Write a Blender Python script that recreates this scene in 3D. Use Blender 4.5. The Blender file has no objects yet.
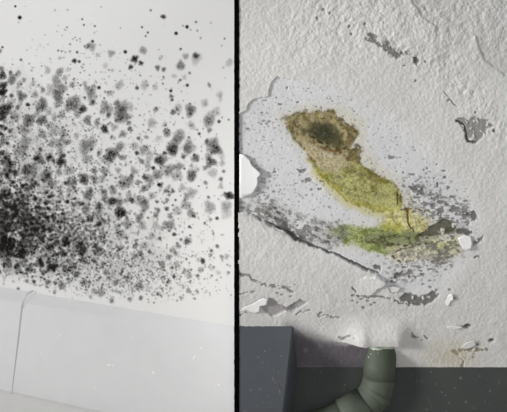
import bpy, bmesh, math
import numpy as np
from mathutils import Matrix, Vector

# ------------------------------------------------------------------ camera, light, exposure
FPX, CX, CY = 700.0, 253.5, 206.0            # focal length and centre in pixels of the 507 x 412 frame
ROLL, YAW = math.radians(6.5), math.radians(17.0)
CR, SR = math.cos(ROLL), math.sin(ROLL)
CAM_H = 0.3257                                # camera height above the floor (set so that the floor is z = 0)
scene = bpy.context.scene
COL = scene.collection

def W(p):
    """camera-aligned coordinates (x right, y forward, z up) -> world (rolled, floor at z = 0)"""
    p = np.asarray(p, dtype=float)
    x, y, z = p[..., 0], p[..., 1], p[..., 2]
    return np.stack([x * CR - z * SR, y, x * SR + z * CR + CAM_H], -1)

def ray(px, py):
    px, py = np.broadcast_arrays(np.asarray(px, float), np.asarray(py, float))
    return np.stack([(px - CX) / FPX, np.ones_like(px), -(py - CY) / FPX], -1)

cam_d = bpy.data.cameras.new('camera'); cam = bpy.data.objects.new('camera', cam_d); COL.objects.link(cam)
cam_d.sensor_width = 36.0; cam_d.lens = 36.0 * FPX / 507.0
cam_d.clip_start = 0.01
M = Matrix(((CR, -SR, 0, 0), (0, 0, -1, 0), (SR, CR, 0, CAM_H), (0, 0, 0, 1)))
cam.matrix_world = M
scene.camera = cam

world = bpy.data.worlds.new('world'); scene.world = world; world.use_nodes = True
bg = world.node_tree.nodes['Background']
bg.inputs[0].default_value = (0.97, 0.985, 1.0, 1); bg.inputs[1].default_value = 0.33

sun_d = bpy.data.lights.new('sun', 'SUN'); sun = bpy.data.objects.new('sun', sun_d); COL.objects.link(sun)
sun_d.energy = 1.48; sun_d.angle = math.radians(14); sun_d.color = (1.0, 0.985, 0.96)
tr = W((2.3, 1.0, -0.42)) - W((0, 0, 0))       # direction the light travels: from the left, level with the floor, as through a low window
sun.rotation_euler = Vector(tr).to_track_quat('-Z', 'Y').to_euler()
sun.location = (-2, -1, 1.2)

# added unseen spot at the left, brightens the sloping ceiling
def aim_spot(name, pos, target, energy, size, blend, radius, color):
    d = bpy.data.lights.new(name, 'SPOT'); o = bpy.data.objects.new(name, d); COL.objects.link(o)
    d.energy = energy; d.spot_size = math.radians(size); d.spot_blend = blend; d.shadow_soft_size = radius; d.color = color
    a, b = W(pos), W(target)
    o.location = a; o.rotation_euler = Vector(b - a).to_track_quat('-Z', 'Y').to_euler()
    return o
aim_spot('ceiling_fill_spot', (-1.15, 0.30, 0.06), (0.44, 0.82, -0.05), 54, 36, 0.9, 0.10, (1.0, 0.99, 0.97))

# added unseen soft panel, above and in front, brightens the mouldy wall and floor
pan = bpy.data.lights.new('overhead_fill', 'AREA'); pan.shape = 'SQUARE'; pan.size = 0.6; pan.energy = 8.0
po = bpy.data.objects.new('overhead_fill', pan); COL.objects.link(po); po.location = (-0.6, 0.1, 1.75)
po.rotation_euler = (Vector((-0.25, 0.85, 0.1)) - po.location).to_track_quat('-Z', 'Y').to_euler()

vs = scene.view_settings
vs.view_transform = 'Standard'; vs.look = 'None'; vs.gamma = 1.0; vs.exposure = 0.0; vs.use_curve_mapping = False
scene.cycles.transparent_max_bounces = 48

# ------------------------------------------------------------------ helpers
rng = np.random.default_rng(7)

def lin(c):
    c = np.asarray(c, float) / 255.0
    return np.where(c <= 0.04045, c / 12.92, ((c + 0.055) / 1.055) ** 2.4)

_lat = np.random.default_rng(3).random((257, 257))
def vnoise(x, y, seed=0):
    x = x + seed * 37.31; y = y + seed * 17.77
    xi = np.floor(x).astype(int); yi = np.floor(y).astype(int)
    fx = x - xi; fy = y - yi
    fx = fx * fx * (3 - 2 * fx); fy = fy * fy * (3 - 2 * fy)
    g = lambda a, b: _lat[a % 257, b % 257]
    return (g(xi, yi) * (1 - fx) + g(xi + 1, yi) * fx) * (1 - fy) + (g(xi, yi + 1) * (1 - fx) + g(xi + 1, yi + 1) * fx) * fy

def fbm(x, y, scale, octs=4, seed=0):
    """0..1, mean about .5; scale = size of the largest lumps in pixels"""
    s = 0.0; a = 1.0; t = 0.0
    for o in range(octs):
        s = s + a * vnoise(x / scale * 2 ** o, y / scale * 2 ** o, seed + o * 5); t += a; a *= 0.55
    return s / t

def sstep(a, b, x):
    t = np.clip((x - a) / (b - a), 0, 1); return t * t * (3 - 2 * t)

def poly_sd(poly, X, Y):
    """signed distance, positive inside"""
    P = np.asarray(poly, float); n = len(P)
    d2 = np.full(X.shape, 1e18); ins = np.zeros(X.shape, bool)
    for i in range(n):
        ax, ay = P[i]; bx, by = P[(i + 1) % n]
        ex, ey = bx - ax, by - ay
        t = np.clip(((X - ax) * ex + (Y - ay) * ey) / (ex * ex + ey * ey + 1e-12), 0, 1)
        d2 = np.minimum(d2, (X - ax - t * ex) ** 2 + (Y - ay - t * ey) ** 2)
        c = ((ay > Y) != (by > Y)) & (X < (bx - ax) * (Y - ay) / (by - ay + 1e-12) + ax)
        ins ^= c
    d = np.sqrt(d2)
    return np.where(ins, d, -d)

def line_d(pts, X, Y):
    d2 = np.full(X.shape, 1e18)
    for (ax, ay), (bx, by) in zip(pts[:-1], pts[1:]):
        ex, ey = bx - ax, by - ay
        t = np.clip(((X - ax) * ex + (Y - ay) * ey) / (ex * ex + ey * ey + 1e-12), 0, 1)
        d2 = np.minimum(d2, (X - ax - t * ex) ** 2 + (Y - ay - t * ey) ** 2)
    return np.sqrt(d2)

def link(name, me, mat=None, parent=None):
    o = bpy.data.objects.new(name, me); COL.objects.link(o)
    if mat is not None and me is not None and not me.materials: me.materials.append(mat)
    if parent is not None: o.parent = parent
    return o

def mesh(name, verts, faces, mat=None, parent=None, smooth=False):
    me = bpy.data.meshes.new(name)
    me.from_pydata([tuple(map(float, v)) for v in verts], [], [tuple(map(int, f)) for f in faces])
    bm = bmesh.new(); bm.from_mesh(me); bmesh.ops.recalc_face_normals(bm, faces=bm.faces); bm.to_mesh(me); bm.free()
    if smooth:
        me.polygons.foreach_set('use_smooth', [True] * len(me.polygons))
    return link(name, me, mat, parent)

def grid_mesh(name, verts, nr, nc, mat, parent=None, keep=None, col=None, dens=None):
    """verts (nr, nc, 3) -> smooth grid"""
    idx = np.arange(nr * nc).reshape(nr, nc)
    q = np.stack([idx[:-1, :-1], idx[1:, :-1], idx[1:, 1:], idx[:-1, 1:]], -1).reshape(-1, 4)
    v = verts.reshape(-1, 3)
    if keep is not None:
        k = keep.reshape(-1); q = q[k[q].any(1)]
        used = np.unique(q); re = np.full(len(v), -1); re[used] = np.arange(len(used))
        v = v[used]; q = re[q]
        col = None if col is None else col.reshape(-1, 3)[used]
        dens = None if dens is None else dens.reshape(-1)[used]
    me = bpy.data.meshes.new(name)
    me.vertices.add(len(v)); me.vertices.foreach_set('co', v.astype(np.float32).ravel())
    me.loops.add(len(q) * 4); me.loops.foreach_set('vertex_index', q.astype(np.int32).ravel())
    me.polygons.add(len(q)); me.polygons.foreach_set('loop_start', np.arange(0, len(q) * 4, 4, dtype=np.int32))
    me.polygons.foreach_set('use_smooth', np.ones(len(q), bool))
    me.update(calc_edges=True); me.validate()
    if col is not None:
        a = me.attributes.new('paint', 'FLOAT_COLOR', 'POINT')
        a.data.foreach_set('color', np.concatenate([col.reshape(-1, 3), np.ones((len(v), 1))], 1).astype(np.float32).ravel())
    if dens is not None:
        a = me.attributes.new('dens', 'FLOAT', 'POINT'); a.data.foreach_set('value', dens.reshape(-1).astype(np.float32))
    return link(name, me, mat, parent)

def tag(o, label=None, cat=None, kind=None, group=None):
    if label: o['label'] = label
    if cat: o['category'] = cat
    if kind: o['kind'] = kind
    if group: o['group'] = group
    return o

def new_mat(name, base=(0.8, 0.8, 0.8), rough=0.6):
    m = bpy.data.materials.new(name); m.use_nodes = True
    b = m.node_tree.nodes['Principled BSDF']
    b.inputs['Base Color'].default_value = (*base, 1); b.inputs['Roughness'].default_value = rough
    return m, m.node_tree.nodes, m.node_tree.links, b

def noise_node(n, l, scale, detail=4, rough=0.6, vec=None):
    t = n.new('ShaderNodeTexNoise'); t.inputs['Scale'].default_value = scale
    t.inputs['Detail'].default_value = detail; t.inputs['Roughness'].default_value = rough
    if vec is None:
        g = n.new('ShaderNodeNewGeometry'); vec = g.outputs['Position']
    l.new(vec, t.inputs['Vector']); return t

def ramp(n, l, fac, stops):
    r = n.new('ShaderNodeValToRGB'); e = r.color_ramp.elements
    while len(e) < len(stops): e.new(0.5)
    for i, (p, c) in enumerate(stops):
        e[i].position = p; e[i].color = (*c, 1)
    l.new(fac, r.inputs[0]); return r

def bump(n, l, h, b, strength, dist):
    u = n.new('ShaderNodeBump'); u.inputs['Strength'].default_value = strength; u.inputs['Distance'].default_value = dist
    l.new(h, u.inputs['Height']); l.new(u.outputs[0], b.inputs['Normal'])

def toned(name, c0, c1, scale, rough, bscale=None, bdist=0.0003, bstr=0.5, lo=0.3, hi=0.7):
    m, n, l, b = new_mat(name, c0, rough)
    t = noise_node(n, l, scale)
    r = ramp(n, l, t.outputs['Fac'], [(lo, c0), (hi, c1)])
    l.new(r.outputs[0], b.inputs['Base Color'])
    if bscale:
        t2 = noise_node(n, l, bscale, 5)
        bump(n, l, t2.outputs['Fac'], b, bstr, bdist)
    return m

# ------------------------------------------------------------------ materials
M_wall = toned('white_wall_paint', (0.800, 0.797, 0.785), (0.835, 0.832, 0.822), 6, 0.55, 260, 0.0002, 0.25)
M_base = toned('white_gloss_skirting', (0.715, 0.712, 0.72), (0.75, 0.747, 0.755), 25, 0.38, 120, 0.0002, 0.2)
M_caulk = toned('grimy_caulk', (0.60, 0.59, 0.585), (0.70, 0.69, 0.685), 90, 0.7)
M_splash = toned('white_paint_splash', (0.86, 0.86, 0.86), (0.92, 0.92, 0.91), 60, 0.4)
M_black = toned('black_painted_board', (0.002, 0.002, 0.002), (0.004, 0.004, 0.004), 50, 1.0, 300, 0.0005, 0.5)

def mould_material(name, scale, use_obj):
    m, n, l, b = new_mat(name, (0.014, 0.012, 0.010), 0.95)
    b.inputs['Specular IOR Level'].default_value = 0.05
    a = n.new('ShaderNodeAttribute'); a.attribute_name = 'dens'
    t = noise_node(n, l, scale, 3, 0.6)
    mr = n.new('ShaderNodeMapRange'); mr.inputs[1].default_value = 0.30; mr.inputs[2].default_value = 0.68
    mr.inputs[3].default_value = 0.3 if use_obj else 0.8; mr.inputs[4].default_value = 1.35 if use_obj else 1.1
    l.new(t.outputs['Fac'], mr.inputs[0])
    mu = n.new('ShaderNodeMath'); mu.operation = 'MULTIPLY'; l.new(a.outputs['Fac'], mu.inputs[0]); l.new(mr.outputs[0], mu.inputs[1])
    out = mu
    if use_obj:
        oi = n.new('ShaderNodeObjectInfo')
        sep = n.new('ShaderNodeSeparateColor'); l.new(oi.outputs['Color'], sep.inputs[0])
        m2 = n.new('ShaderNodeMath'); m2.operation = 'MULTIPLY'; m2.use_clamp = True
        l.new(mu.outputs[0], m2.inputs[0]); l.new(sep.outputs[0], m2.inputs[1]); out = m2
    else:
        mu.use_clamp = True
    tr_ = n.new('ShaderNodeBsdfTransparent'); mx = n.new('ShaderNodeMixShader')
    l.new(out.outputs[0], mx.inputs[0]); l.new(tr_.outputs[0], mx.inputs[1]); l.new(b.outputs[0], mx.inputs[2])
    l.new(mx.outputs[0], n['Material Output'].inputs['Surface'])
    return m
M_spot = mould_material('black_mould_colony', 560, True)
M_film = mould_material('black_mould_film', 700, False)

# floor: pale grey laminate, streaky grain
M_floor, n_, l_, b_ = new_mat('pale_grey_laminate', (0.6, 0.59, 0.57), 0.45)
tc = n_.new('ShaderNodeNewGeometry'); mp = n_.new('ShaderNodeMapping'); mp.inputs['Scale'].default_value = (6, 60, 6)
mp.inputs['Rotation'].default_value = (0, 0, YAW)
l_.new(tc.outputs['Position'], mp.inputs[0]); t_ = noise_node(n_, l_, 3.0, 6, 0.7, mp.outputs[0])
r_ = ramp(n_, l_, t_.outputs['Fac'], [(0.3, (0.78, 0.77, 0.75)), (0.7, (0.88, 0.87, 0.85))]); l_.new(r_.outputs[0], b_.inputs['Base Color'])

# ceiling paint: colour of the coat, the bared plaster and the stains is stored per vertex
M_ceil, n_, l_, b_ = new_mat('flaking_ceiling_paint', (0.7, 0.7, 0.7), 0.8)
a_ = n_.new('ShaderNodeAttribute'); a_.attribute_name = 'paint'
l_.new(a_.outputs['Color'], b_.inputs['Base Color']); b_.inputs['Specular IOR Level'].default_value = 0.2
t_ = noise_node(n_, l_, 420, 4, 0.65); bump(n_, l_, t_.outputs['Fac'], b_, 0.35, 0.0006)
M_flake = toned('lifted_white_paint', (0.75, 0.748, 0.742), (0.81, 0.81, 0.80), 120, 0.6, 300, 0.0003, 0.3)

# dark walls: charcoal paint with fine pale spatter
def dark_mat(name, c0, c1, fleck=0.16):
    m, n, l, b = new_mat(name, c0, 0.55)
    t = noise_node(n, l, 18, 4); r = ramp(n, l, t.outputs['Fac'], [(0.3, c0), (0.7, c1)])
    v = n.new('ShaderNodeTexVoronoi'); v.inputs['Scale'].default_value = 85
    g = n.new('ShaderNodeNewGeometry'); l.new(g.outputs['Position'], v.inputs['Vector'])
    t3 = noise_node(n, l, 30, 2)
    mr = n.new('ShaderNodeMapRange'); mr.inputs[1].default_value = 0.05; mr.inputs[2].default_value = 0.16
    mr.inputs[3].default_value = 1; mr.inputs[4].default_value = 0; l.new(v.outputs['Distance'], mr.inputs[0])
    th = n.new('ShaderNodeMapRange'); th.inputs[1].default_value = 0.48; th.inputs[2].default_value = 0.62
    l.new(t3.outputs['Fac'], th.inputs[0])
    mu = n.new('ShaderNodeMath'); mu.operation = 'MULTIPLY'; l.new(mr.outputs[0], mu.inputs[0]); l.new(th.outputs[0], mu.inputs[1])
    mx = n.new('ShaderNodeMix'); mx.data_type = 'RGBA'; l.new(mu.outputs[0], mx.inputs[0]); l.new(r.outputs[0], mx.inputs[6])
    mx.inputs[7].default_value = (fleck, fleck, fleck * 1.03, 1)
    l.new(mx.outputs[2], b.inputs['Base Color'])
    t2 = noise_node(n, l, 300, 4); bump(n, l, t2.outputs['Fac'], b, 0.3, 0.0004)
    return m
M_box = dark_mat('charcoal_blue_paint', (0.075, 0.083, 0.097), (0.095, 0.103, 0.118), 0.16)
M_back = dark_mat('charcoal_green_paint', (0.042, 0.048, 0.046), (0.056, 0.062, 0.058))
M_pipe = toned('olive_grey_pipe_paint', (0.070, 0.086, 0.062), (0.092, 0.108, 0.080), 60, 0.65, 200, 0.0003, 0.3)
M_pipe2 = toned('olive_grey_collar_paint', (0.076, 0.092, 0.068), (0.098, 0.114, 0.086), 60, 0.65, 200, 0.0003, 0.3)
M_drip = toned('pale_green_paint_drip', (0.42, 0.52, 0.40), (0.66, 0.72, 0.62), 160, 0.5)
M_scratch = toned('pale_scratch', (0.10, 0.105, 0.105), (0.20, 0.20, 0.20), 200, 0.7)

M_black.node_tree.nodes['Principled BSDF'].inputs['Specular IOR Level'].default_value = 0.0

# ------------------------------------------------------------------ left place: wall, baseboard, floor
E1 = np.array([math.cos(YAW), -math.sin(YAW), 0.0]); E3 = np.array([0, 0, 1.0])
NW = np.array([-math.sin(YAW), -math.cos(YAW), 0.0])          # out of the wall, towards the viewer
CAMW = np.array([0, 0, CAM_H])
WP0 = W(ray(235, 206) * 0.984)                                  # the wall passes here

def on_wall(px, py, off=0.0):
    """where the sight line through a pixel meets the wall (moved off metres towards the viewer)"""
    d = W(ray(px, py)) - CAMW
    t = ((WP0 + NW * off - CAMW) @ NW) / (d @ NW)
    return CAMW + d * t[..., None]

def wall_pt(s, z, off=0.0):
    p0 = WP0 + NW * off
    return np.array([p0[0] + E1[0] * s, p0[1] + E1[1] * s, z])
def s_of(p): return (np.asarray(p) - WP0) @ E1

BO = 0.013
z_top = float(on_wall(32, 292.5)[2]); z_ch = float(on_wall(120, 321, BO)[2]); z_fl = float(on_wall(0, 391.5, BO)[2])
print('baseboard z', z_top, z_ch, z_fl)

S0 = -0.75; S1 = float(s_of(on_wall(236.5, 206)))
v = []
def s_edge(z, off=0.0):
    """where the wall runs into the divider at height z"""
    a, b = on_wall(237.0, -100.0, off), on_wall(237.0, 480.0, off)
    t = (z - a[2]) / (b[2] - a[2]); return float(s_of(a + (b - a) * t))
for e in (0, 1):
    for off in (0, -0.05):
        for z in (0.0, 0.78): v.append(wall_pt(s_edge(z) if e else S0, z, off))
wall_left = mesh('wall_left', v, [(0, 1, 3, 2), (4, 6, 7, 5), (0, 2, 6, 4), (1, 5, 7, 3), (0, 4, 5, 1), (2, 3, 7, 6)], M_wall)
tag(wall_left, 'smooth white painted wall overgrown with black mould spots above the white baseboard', 'wall', 'structure')

floor = mesh('floor', [(-1.2, -0.9, 0), (1.2, -0.9, 0), (1.2, 1.25, 0), (-1.2, 1.25, 0), (-1.2, -0.9, -0.03), (1.2, -0.9, -0.03), (1.2, 1.25, -0.03), (-1.2, 1.25, -0.03)],
             [(0, 1, 2, 3), (4, 7, 6, 5), (0, 4, 5, 1), (1, 5, 6, 2), (2, 6, 7, 3), (3, 7, 4, 0)], M_floor)
tag(floor, 'pale grey laminate floor in the lower left corner below the baseboard', 'floor', 'structure')

def board(name, s0, s1, prof, parent=None):
    """extrude a (offset, z) profile along the wall"""
    n = len(prof); v = [wall_pt(s0, z, o) for o, z in prof] + [wall_pt(s_edge(z, o) if s1 is None else s1, z, o) for o, z in prof]
    f = [(i, (i + 1) % n, n + (i + 1) % n, n + i) for i in range(n)] + [tuple(range(n)), tuple(range(2 * n - 1, n - 1, -1))]
    return mesh(name, v, f, M_base, parent)
def prof(ext=0.0):
    p = [(0.0, 0.0), (0.0, z_top + ext), (0.0012, z_top + ext)]
    # sloping shoulder down to the face, corners eased
    zc = z_ch
    for t, q in ((.08, 0), (.5, 0), (.90, .0003), (1.0, -.0012)):
        p.append((0.0012 + (BO + ext - 0.0012) * t, (z_top + ext) + (zc - z_top - ext) * t + q))
    p.append((BO + ext, 0.004)); p.append((BO + ext - 0.002, 0.0))
    return p
s_j = float(s_of(on_wall(20.7, 315, BO)))
baseboard = board('baseboard_left', s_j, None, prof())
tag(baseboard, 'glossy white baseboard running along the foot of the mouldy wall', 'baseboard', 'structure')
board('board_end_piece', S0, s_j, prof(0.0007), baseboard)
# caulk line that hooks over the top of the joint
def strip(name, pts, width, thick, mat, parent, smooth=True):
    """a thin raised bead along 3-D points; width may vary"""
    pts = [np.asarray(p) for p in pts]; n = len(pts); vv = []; ff = []
    for i, p in enumerate(pts):
        t = pts[min(i + 1, n - 1)] - pts[max(i - 1, 0)]; t = t / np.linalg.norm(t)
        view = CAMW - p; view /= np.linalg.norm(view)
        sd = np.cross(t, view); sd /= np.linalg.norm(sd); up = np.cross(sd, t)
        w = width[i] if hasattr(width, '__len__') else width
        vv += [p - sd * w / 2, p + up * thick, p + sd * w / 2, p - up * thick * 0.5]
        if i:
            a, b = 4 * (i - 1), 4 * i
            ff += [(a + k, a + (k + 1) % 4, b + (k + 1) % 4, b + k) for k in range(4)]
    ff += [(0, 1, 2, 3), (4 * n - 1, 4 * n - 2, 4 * n - 3, 4 * n - 4)]
    return mesh(name, vv, ff, mat, parent, smooth)
hook = [(33.0, 290.8), (31.0, 291.6), (28.5, 293.2), (26.0, 296.0), (24.2, 299.5), (23.0, 303.5), (22.3, 308)]
strip('caulk_line', [on_wall(x, y, o) for (x, y), o in zip(hook, [0.001, 0.004, 0.008, 0.011, 0.013, 0.0142, 0.0142])],
      [0.0020, 0.0022, 0.0014, 0.0011, 0.001, 0.001, 0.0008], 0.0005, M_caulk, baseboard)
jl = [(22.3, 306), (21, 320), (18.6, 340), (16, 360), (13.6, 378), (11.6, 389)]
strip('joint_line', [on_wall(x, y, BO + 0.0003) for x, y in jl], 0.0006, 0.0002, M_caulk, baseboard)
# paint spatter on the board
def blob(name, c, nrm, r, h, mat, parent, stretch=1.0, ang=0.0, seed=0, up=(0, 0, 1)):
    R = np.random.default_rng(seed); nrm = np.asarray(nrm) / np.linalg.norm(nrm)
    a = np.cross(np.asarray(up, float), nrm); a /= np.linalg.norm(a); b = np.cross(nrm, a)
    vv = []; k = 10
    for rr, hh in ((1.0, 0.0), (0.62, 0.75)):
        for i in range(k):
            th = 2 * math.pi * i / k; q = r * rr * (0.8 + 0.4 * R.random())
            x, y = q * math.cos(th) * stretch, q * math.sin(th)
            x, y = x * math.cos(ang) - y * math.sin(ang), x * math.sin(ang) + y * math.cos(ang)
            vv.append(c + a * x + b * y + nrm * h * hh)
    vv.append(c + nrm * h)
    ff = [(i, (i + 1) % k, k + (i + 1) % k, k + i) for i in range(k)] + [(k + i, k + (i + 1) % k, 2 * k) for i in range(k)]
    return mesh(name, vv, ff, mat, parent, True)
for i, (x, y, r, st, an) in enumerate([(109, 365, 1.7, 1.2, .4), (113, 366, 1, 1.6, 0), (153.5, 373, 1.9, 1, 0), (201.5, 348, 1.1, 1.8, .3), (194.5, 358, 1.0, 2.6, 1.4),
        (219, 385, 1.3, 1.3, .8), (94.5, 388, 1.0, 1.8, 0), (61, 335, 1.2, 1.5, .4), (132, 337.5, 1.0, 1.6, 0), (215, 388, .8, 1, 0), (41, 354, 1.0, 1.2, .3), (71, 301.5, .9, 1.2, 0)]):
    blob('paint_speck', on_wall(x, y, BO - 0.0001), NW, r * 0.00136, 0.0006, M_splash, baseboard, st, an, i)

# ------------------------------------------------------------------ right place: sloped ceiling, box, back wall, divider
ALPHA = math.tan(math.radians(33)); Z0 = -(367 - CY) / FPX
Y_BOX = 0.957
CN = np.array([0, -1.0, -ALPHA]); CN /= np.linalg.norm(CN)      # ceiling normal, camera-aligned frame
def ceil_depth(py):
    zr = -(np.asarray(py, float) - CY) / FPX
    return (1 + ALPHA * Z0) / (1 + ALPHA * zr)
def on_ceil(px, py, off=0.0):
    p = ray(px, py) * ceil_depth(np.broadcast_arrays(np.asarray(px, float), np.asarray(py, float))[1])[..., None]
    off = np.asarray(off, float)
    return W(p + CN * off[..., None])
CNW = W(CN) - W((0, 0, 0))

# -- the ceiling as a relief: grid in pixels of the photo laid on the sloping plane
def axis(lo, a, b, hi, step, coarse):
    return np.concatenate([np.arange(lo, a, coarse), np.arange(a, b, step), np.arange(b, hi + 1, coarse)])
US = axis(238.2, 238.3, 512, 760, 0.5, 2.0); VS = axis(-190, -6, 369.5, 370.5, 0.5, 2.0)
U, V = np.meshgrid(US, VS)
wx = (fbm(U, V, 9, 3, 11) - .5) * 7 + (fbm(U, V, 3, 2, 12) - .5) * 3
wy = (fbm(U, V, 9, 3, 21) - .5) * 7 + (fbm(U, V, 3, 2, 22) - .5) * 3
Uw, Vw = U + wx, V + wy                       # ragged
Us, Vs_ = U + wx * .45, V + wy * .45          # a little ragged
N1 = fbm(U, V, 2.2, 2, 31); N2 = fbm(U, V, 6, 3, 32); N3 = fbm(U, V, 22, 4, 33); N4 = fbm(U, V, 3.4, 2, 34); N5 = fbm(U, V, 60, 3, 35)
SP = fbm(U, V, 1.7, 1, 36)

RECESS = [(225, 113), (246, 112), (250, 103), (254, 99), (262, 97), (268, 96), (269, 88), (272, 81), (277, 76), (300, 80), (335, 90), (370, 108), (410, 138),
          (440, 168), (462, 192), (474, 215), (472, 240), (462, 262), (440, 290), (410, 296), (390, 292), (384, 281), (378, 276), (360, 268), (345, 260), (325, 252),
          (310, 246), (296, 240), (288, 232), (275, 229), (262, 221), (250, 214), (225, 208)]
sdR = poly_sd(RECESS, Us, Vs_)
# crisp on the left and lower edges, melting into the coat on the upper right
soft = sstep(270, 330, U) * sstep(250, 190, V + (U - 330) * 0.3 - 40) + sstep(385, 420, U)
soft = np.clip(soft, 0, 1)
rec = sstep(-0.9, 0.9, sdR) * (1 - soft) + sstep(-16, 10, sdR) * soft
LIPF = (1 - soft) * np.exp(-np.clip(-sdR, 0, 99) / 7.0) * (sdR < 0.5)          # coat curls up at the torn edge

h = np.zeros_like(U)                          # millimetres
crumb = np.clip(sstep(95, 20, V) * sstep(250, 330, U) + sstep(46, 0, np.abs((V - 20) - (U - 400) * 1.05)) * sstep(340, 400, U) * .9 + sstep(240, 330, V) * .25, 0, 1)
coat = 0.50 * (N1 - .5) + 0.14 * (N2 - .5) + 1.0 * (N3 - .5) + crumb * (1.3 * (N2 - .5) + .7 * (N4 - .5))
bare = 0.22 * (N1 - .5) + 0.15 * (N2 - .5) + 0.6 * (N3 - .5)
h = coat * (1 - rec) + (bare - 1.1) * rec + LIPF * (.45 + 1.3 * sstep(205, 232, V))

# colours
C_coat = lin((224, 223, 221)); C_bare = lin((228, 228, 230))
col = C_coat * (1 - rec[..., None]) + C_bare * rec[..., None]
col = col * (1 + (N5 - .5)[..., None] * .14 + (N1 - .5)[..., None] * .10)
# warmer and slightly darker coat towards the foot of the slope
warm = sstep(240, 345, V) * .15 * (1 - rec)
col = col * (1 - warm[..., None] * np.array([.10, .115, .15]))

def paint(mask, c, amount=1.0):
    global col
    m = np.clip(mask * amount, 0, 1)[..., None]
    col = col * (1 - m) + np.asarray(c) * m

def area(poly, feather=1.5, ragged=1.0):
    return sstep(-feather, feather, poly_sd(poly, U + wx * ragged, V + wy * ragged))

# the stain -----------------------------------------------------------
halo = area([(276, 118), (300, 106), (340, 105), (364, 120), (366, 150), (400, 180), (420, 208), (446, 222), (466, 238), (460, 256), (425, 258), (380, 256), (340, 246), (328, 232), (350, 222), (380, 216),
             (340, 204), (318, 180), (300, 156), (286, 132)], 7, 1.2)
paint(halo, lin((214, 207, 168)), .42)
BAND = [(306, 160), (330, 158), (352, 158), (363, 167), (376, 175), (390, 181), (399, 190), (403, 203), (402, 212), (382, 212), (362, 207), (346, 201), (333, 188), (320, 175)]
band = area(BAND, 2.0, .8)
paint(band, lin((192, 189, 116)), .9)
bedge = band * sstep(7, 1, np.abs(poly_sd(BAND, Us, Vs_)))
paint(bedge * sstep(.36, .62, N2), lin((146, 138, 52)), .8)
paint(band * sstep(.52, .70, N4 * .6 + N3 * .4), lin((132, 130, 66)), .8)
paint(band * sstep(.60, .75, N1), lin((98, 96, 50)), .6)
olive = area([(338, 150), (358, 152), (364, 168), (384, 178), (396, 186), (404, 200), (398, 206), (380, 196), (362, 182), (346, 172), (338, 162)], 2.5, 1.2)
paint(olive * sstep(.35, .65, N2), lin((122, 110, 50)), .75)
yel = area([(394, 204), (404, 210), (421, 217), (428, 226), (424, 236), (402, 236), (386, 230), (378, 222), (388, 214)], 4, 1.3)
paint(yel, lin((222, 214, 140)), .72)
paint(yel * sstep(.5, .7, N4), lin((168, 156, 82)), .55)
gap = area([(334, 214), (350, 208), (372, 212), (388, 217), (384, 224), (366, 226), (348, 224), (336, 222)], 4, 1.0)
paint(gap, C_bare, .85)
grn = area([(328, 230), (345, 225), (366, 229), (388, 226), (408, 230), (424, 238), (404, 246), (386, 256), (372, 253), (362, 247), (345, 243), (334, 238)], 2.5, 1.2)
paint(grn, lin((178, 190, 106)), .85)
paint(grn * sstep(.46, .66, N2), lin((122, 138, 66)), .8)
paint(grn * sstep(.58, .72, N1), lin((80, 92, 50)), .6)
dband = area([(364, 236), (382, 231), (404, 231), (426, 233), (440, 240), (424, 245), (402, 248), (380, 246), (370, 243)], 1.8, 1.2)
rid = 1 - np.abs(2 * fbm(U * .75, V * 1.2, 8, 3, 91) - 1) * 3.2
paint(dband, lin((136, 140, 108)), .7)
paint(dband * sstep(.45, .8, rid), lin((74, 76, 60)), .85)
paint(np.clip(grn + yel * .7 + band * .35, 0, 1) * sstep(.62, .9, rid), lin((112, 112, 58)), .55)
fring = sstep(9, 1, np.abs(line_d([(316, 172), (326, 184), (338, 197), (352, 206), (370, 211), (388, 215), (384, 224), (398, 227)], Uw, Vw)))
paint(fring, lin((206, 198, 92)), .5)
bei = area([(384, 248), (410, 246), (436, 242), (460, 240), (463, 252), (440, 262), (410, 262), (392, 262)], 5, 1.2)
paint(bei, lin((206, 200, 170)), .7)
paint(bei * area([(425, 240), (455, 240), (452, 250), (430, 252)], 4), lin((200, 204, 130)), .6)

BROWN = [(283, 120), (291, 117), (302, 113), (322, 112), (332, 112), (338, 118), (352, 126), (357, 134), (352, 143), (354, 148), (361, 149), (357, 155), (361, 166), (352, 163), (336, 155), (322, 150),
         (316, 164), (306, 152), (297, 141), (289, 130)]
brown = area(BROWN, 1.6, .9)
sdB = poly_sd(BROWN, Us, Vs_)
paint(brown, lin((168, 154, 108)), .92)
paint(brown * sstep(.42, .64, N4), lin((118, 104, 60)), .8)
paint(sstep(4.5, .6, np.abs(sdB)) * sstep(.38, .6, N2), lin((98, 86, 46)), .7)
pink = area([(296, 140), (310, 146), (330, 152), (346, 157), (350, 166), (338, 172), (324, 170), (314, 165), (304, 152)], 4.5, 1.1)
paint(pink, lin((208, 196, 162)), .8)
paint(pink * sstep(.58, .7, N1), lin((120, 100, 64)), .6)
core = area([(298, 128), (306, 129), (316, 124), (330, 122), (338, 128), (340, 136), (346, 146), (340, 150), (326, 145), (312, 141), (304, 135)], 3.2, 1.2)
paint(core, lin((88, 84, 56)), .9)
core2 = area([(308, 131), (318, 127), (330, 126), (335, 134), (332, 142), (318, 141)], 4.5, 1.2)
paint(core2, lin((52, 54, 42)), .7)
for pts, w in (([(296, 126), (303, 131), (310, 137), (322, 145), (336, 149), (350, 150), (362, 148)], 1.3), ([(289, 128), (296, 140), (305, 152), (314, 163)], 1.0)):
    paint(sstep(w + .9, w - .6, line_d(pts, Uw, Vw)) * sstep(.3, .52, N4), lin((86, 72, 38)), .75)
paint(sstep(2.2, .4, line_d([(312, 144), (326, 149), (340, 152), (350, 158)], Us, Vs_)) * sstep(.35, .55, N4), lin((116, 84, 48)), .75)
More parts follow.
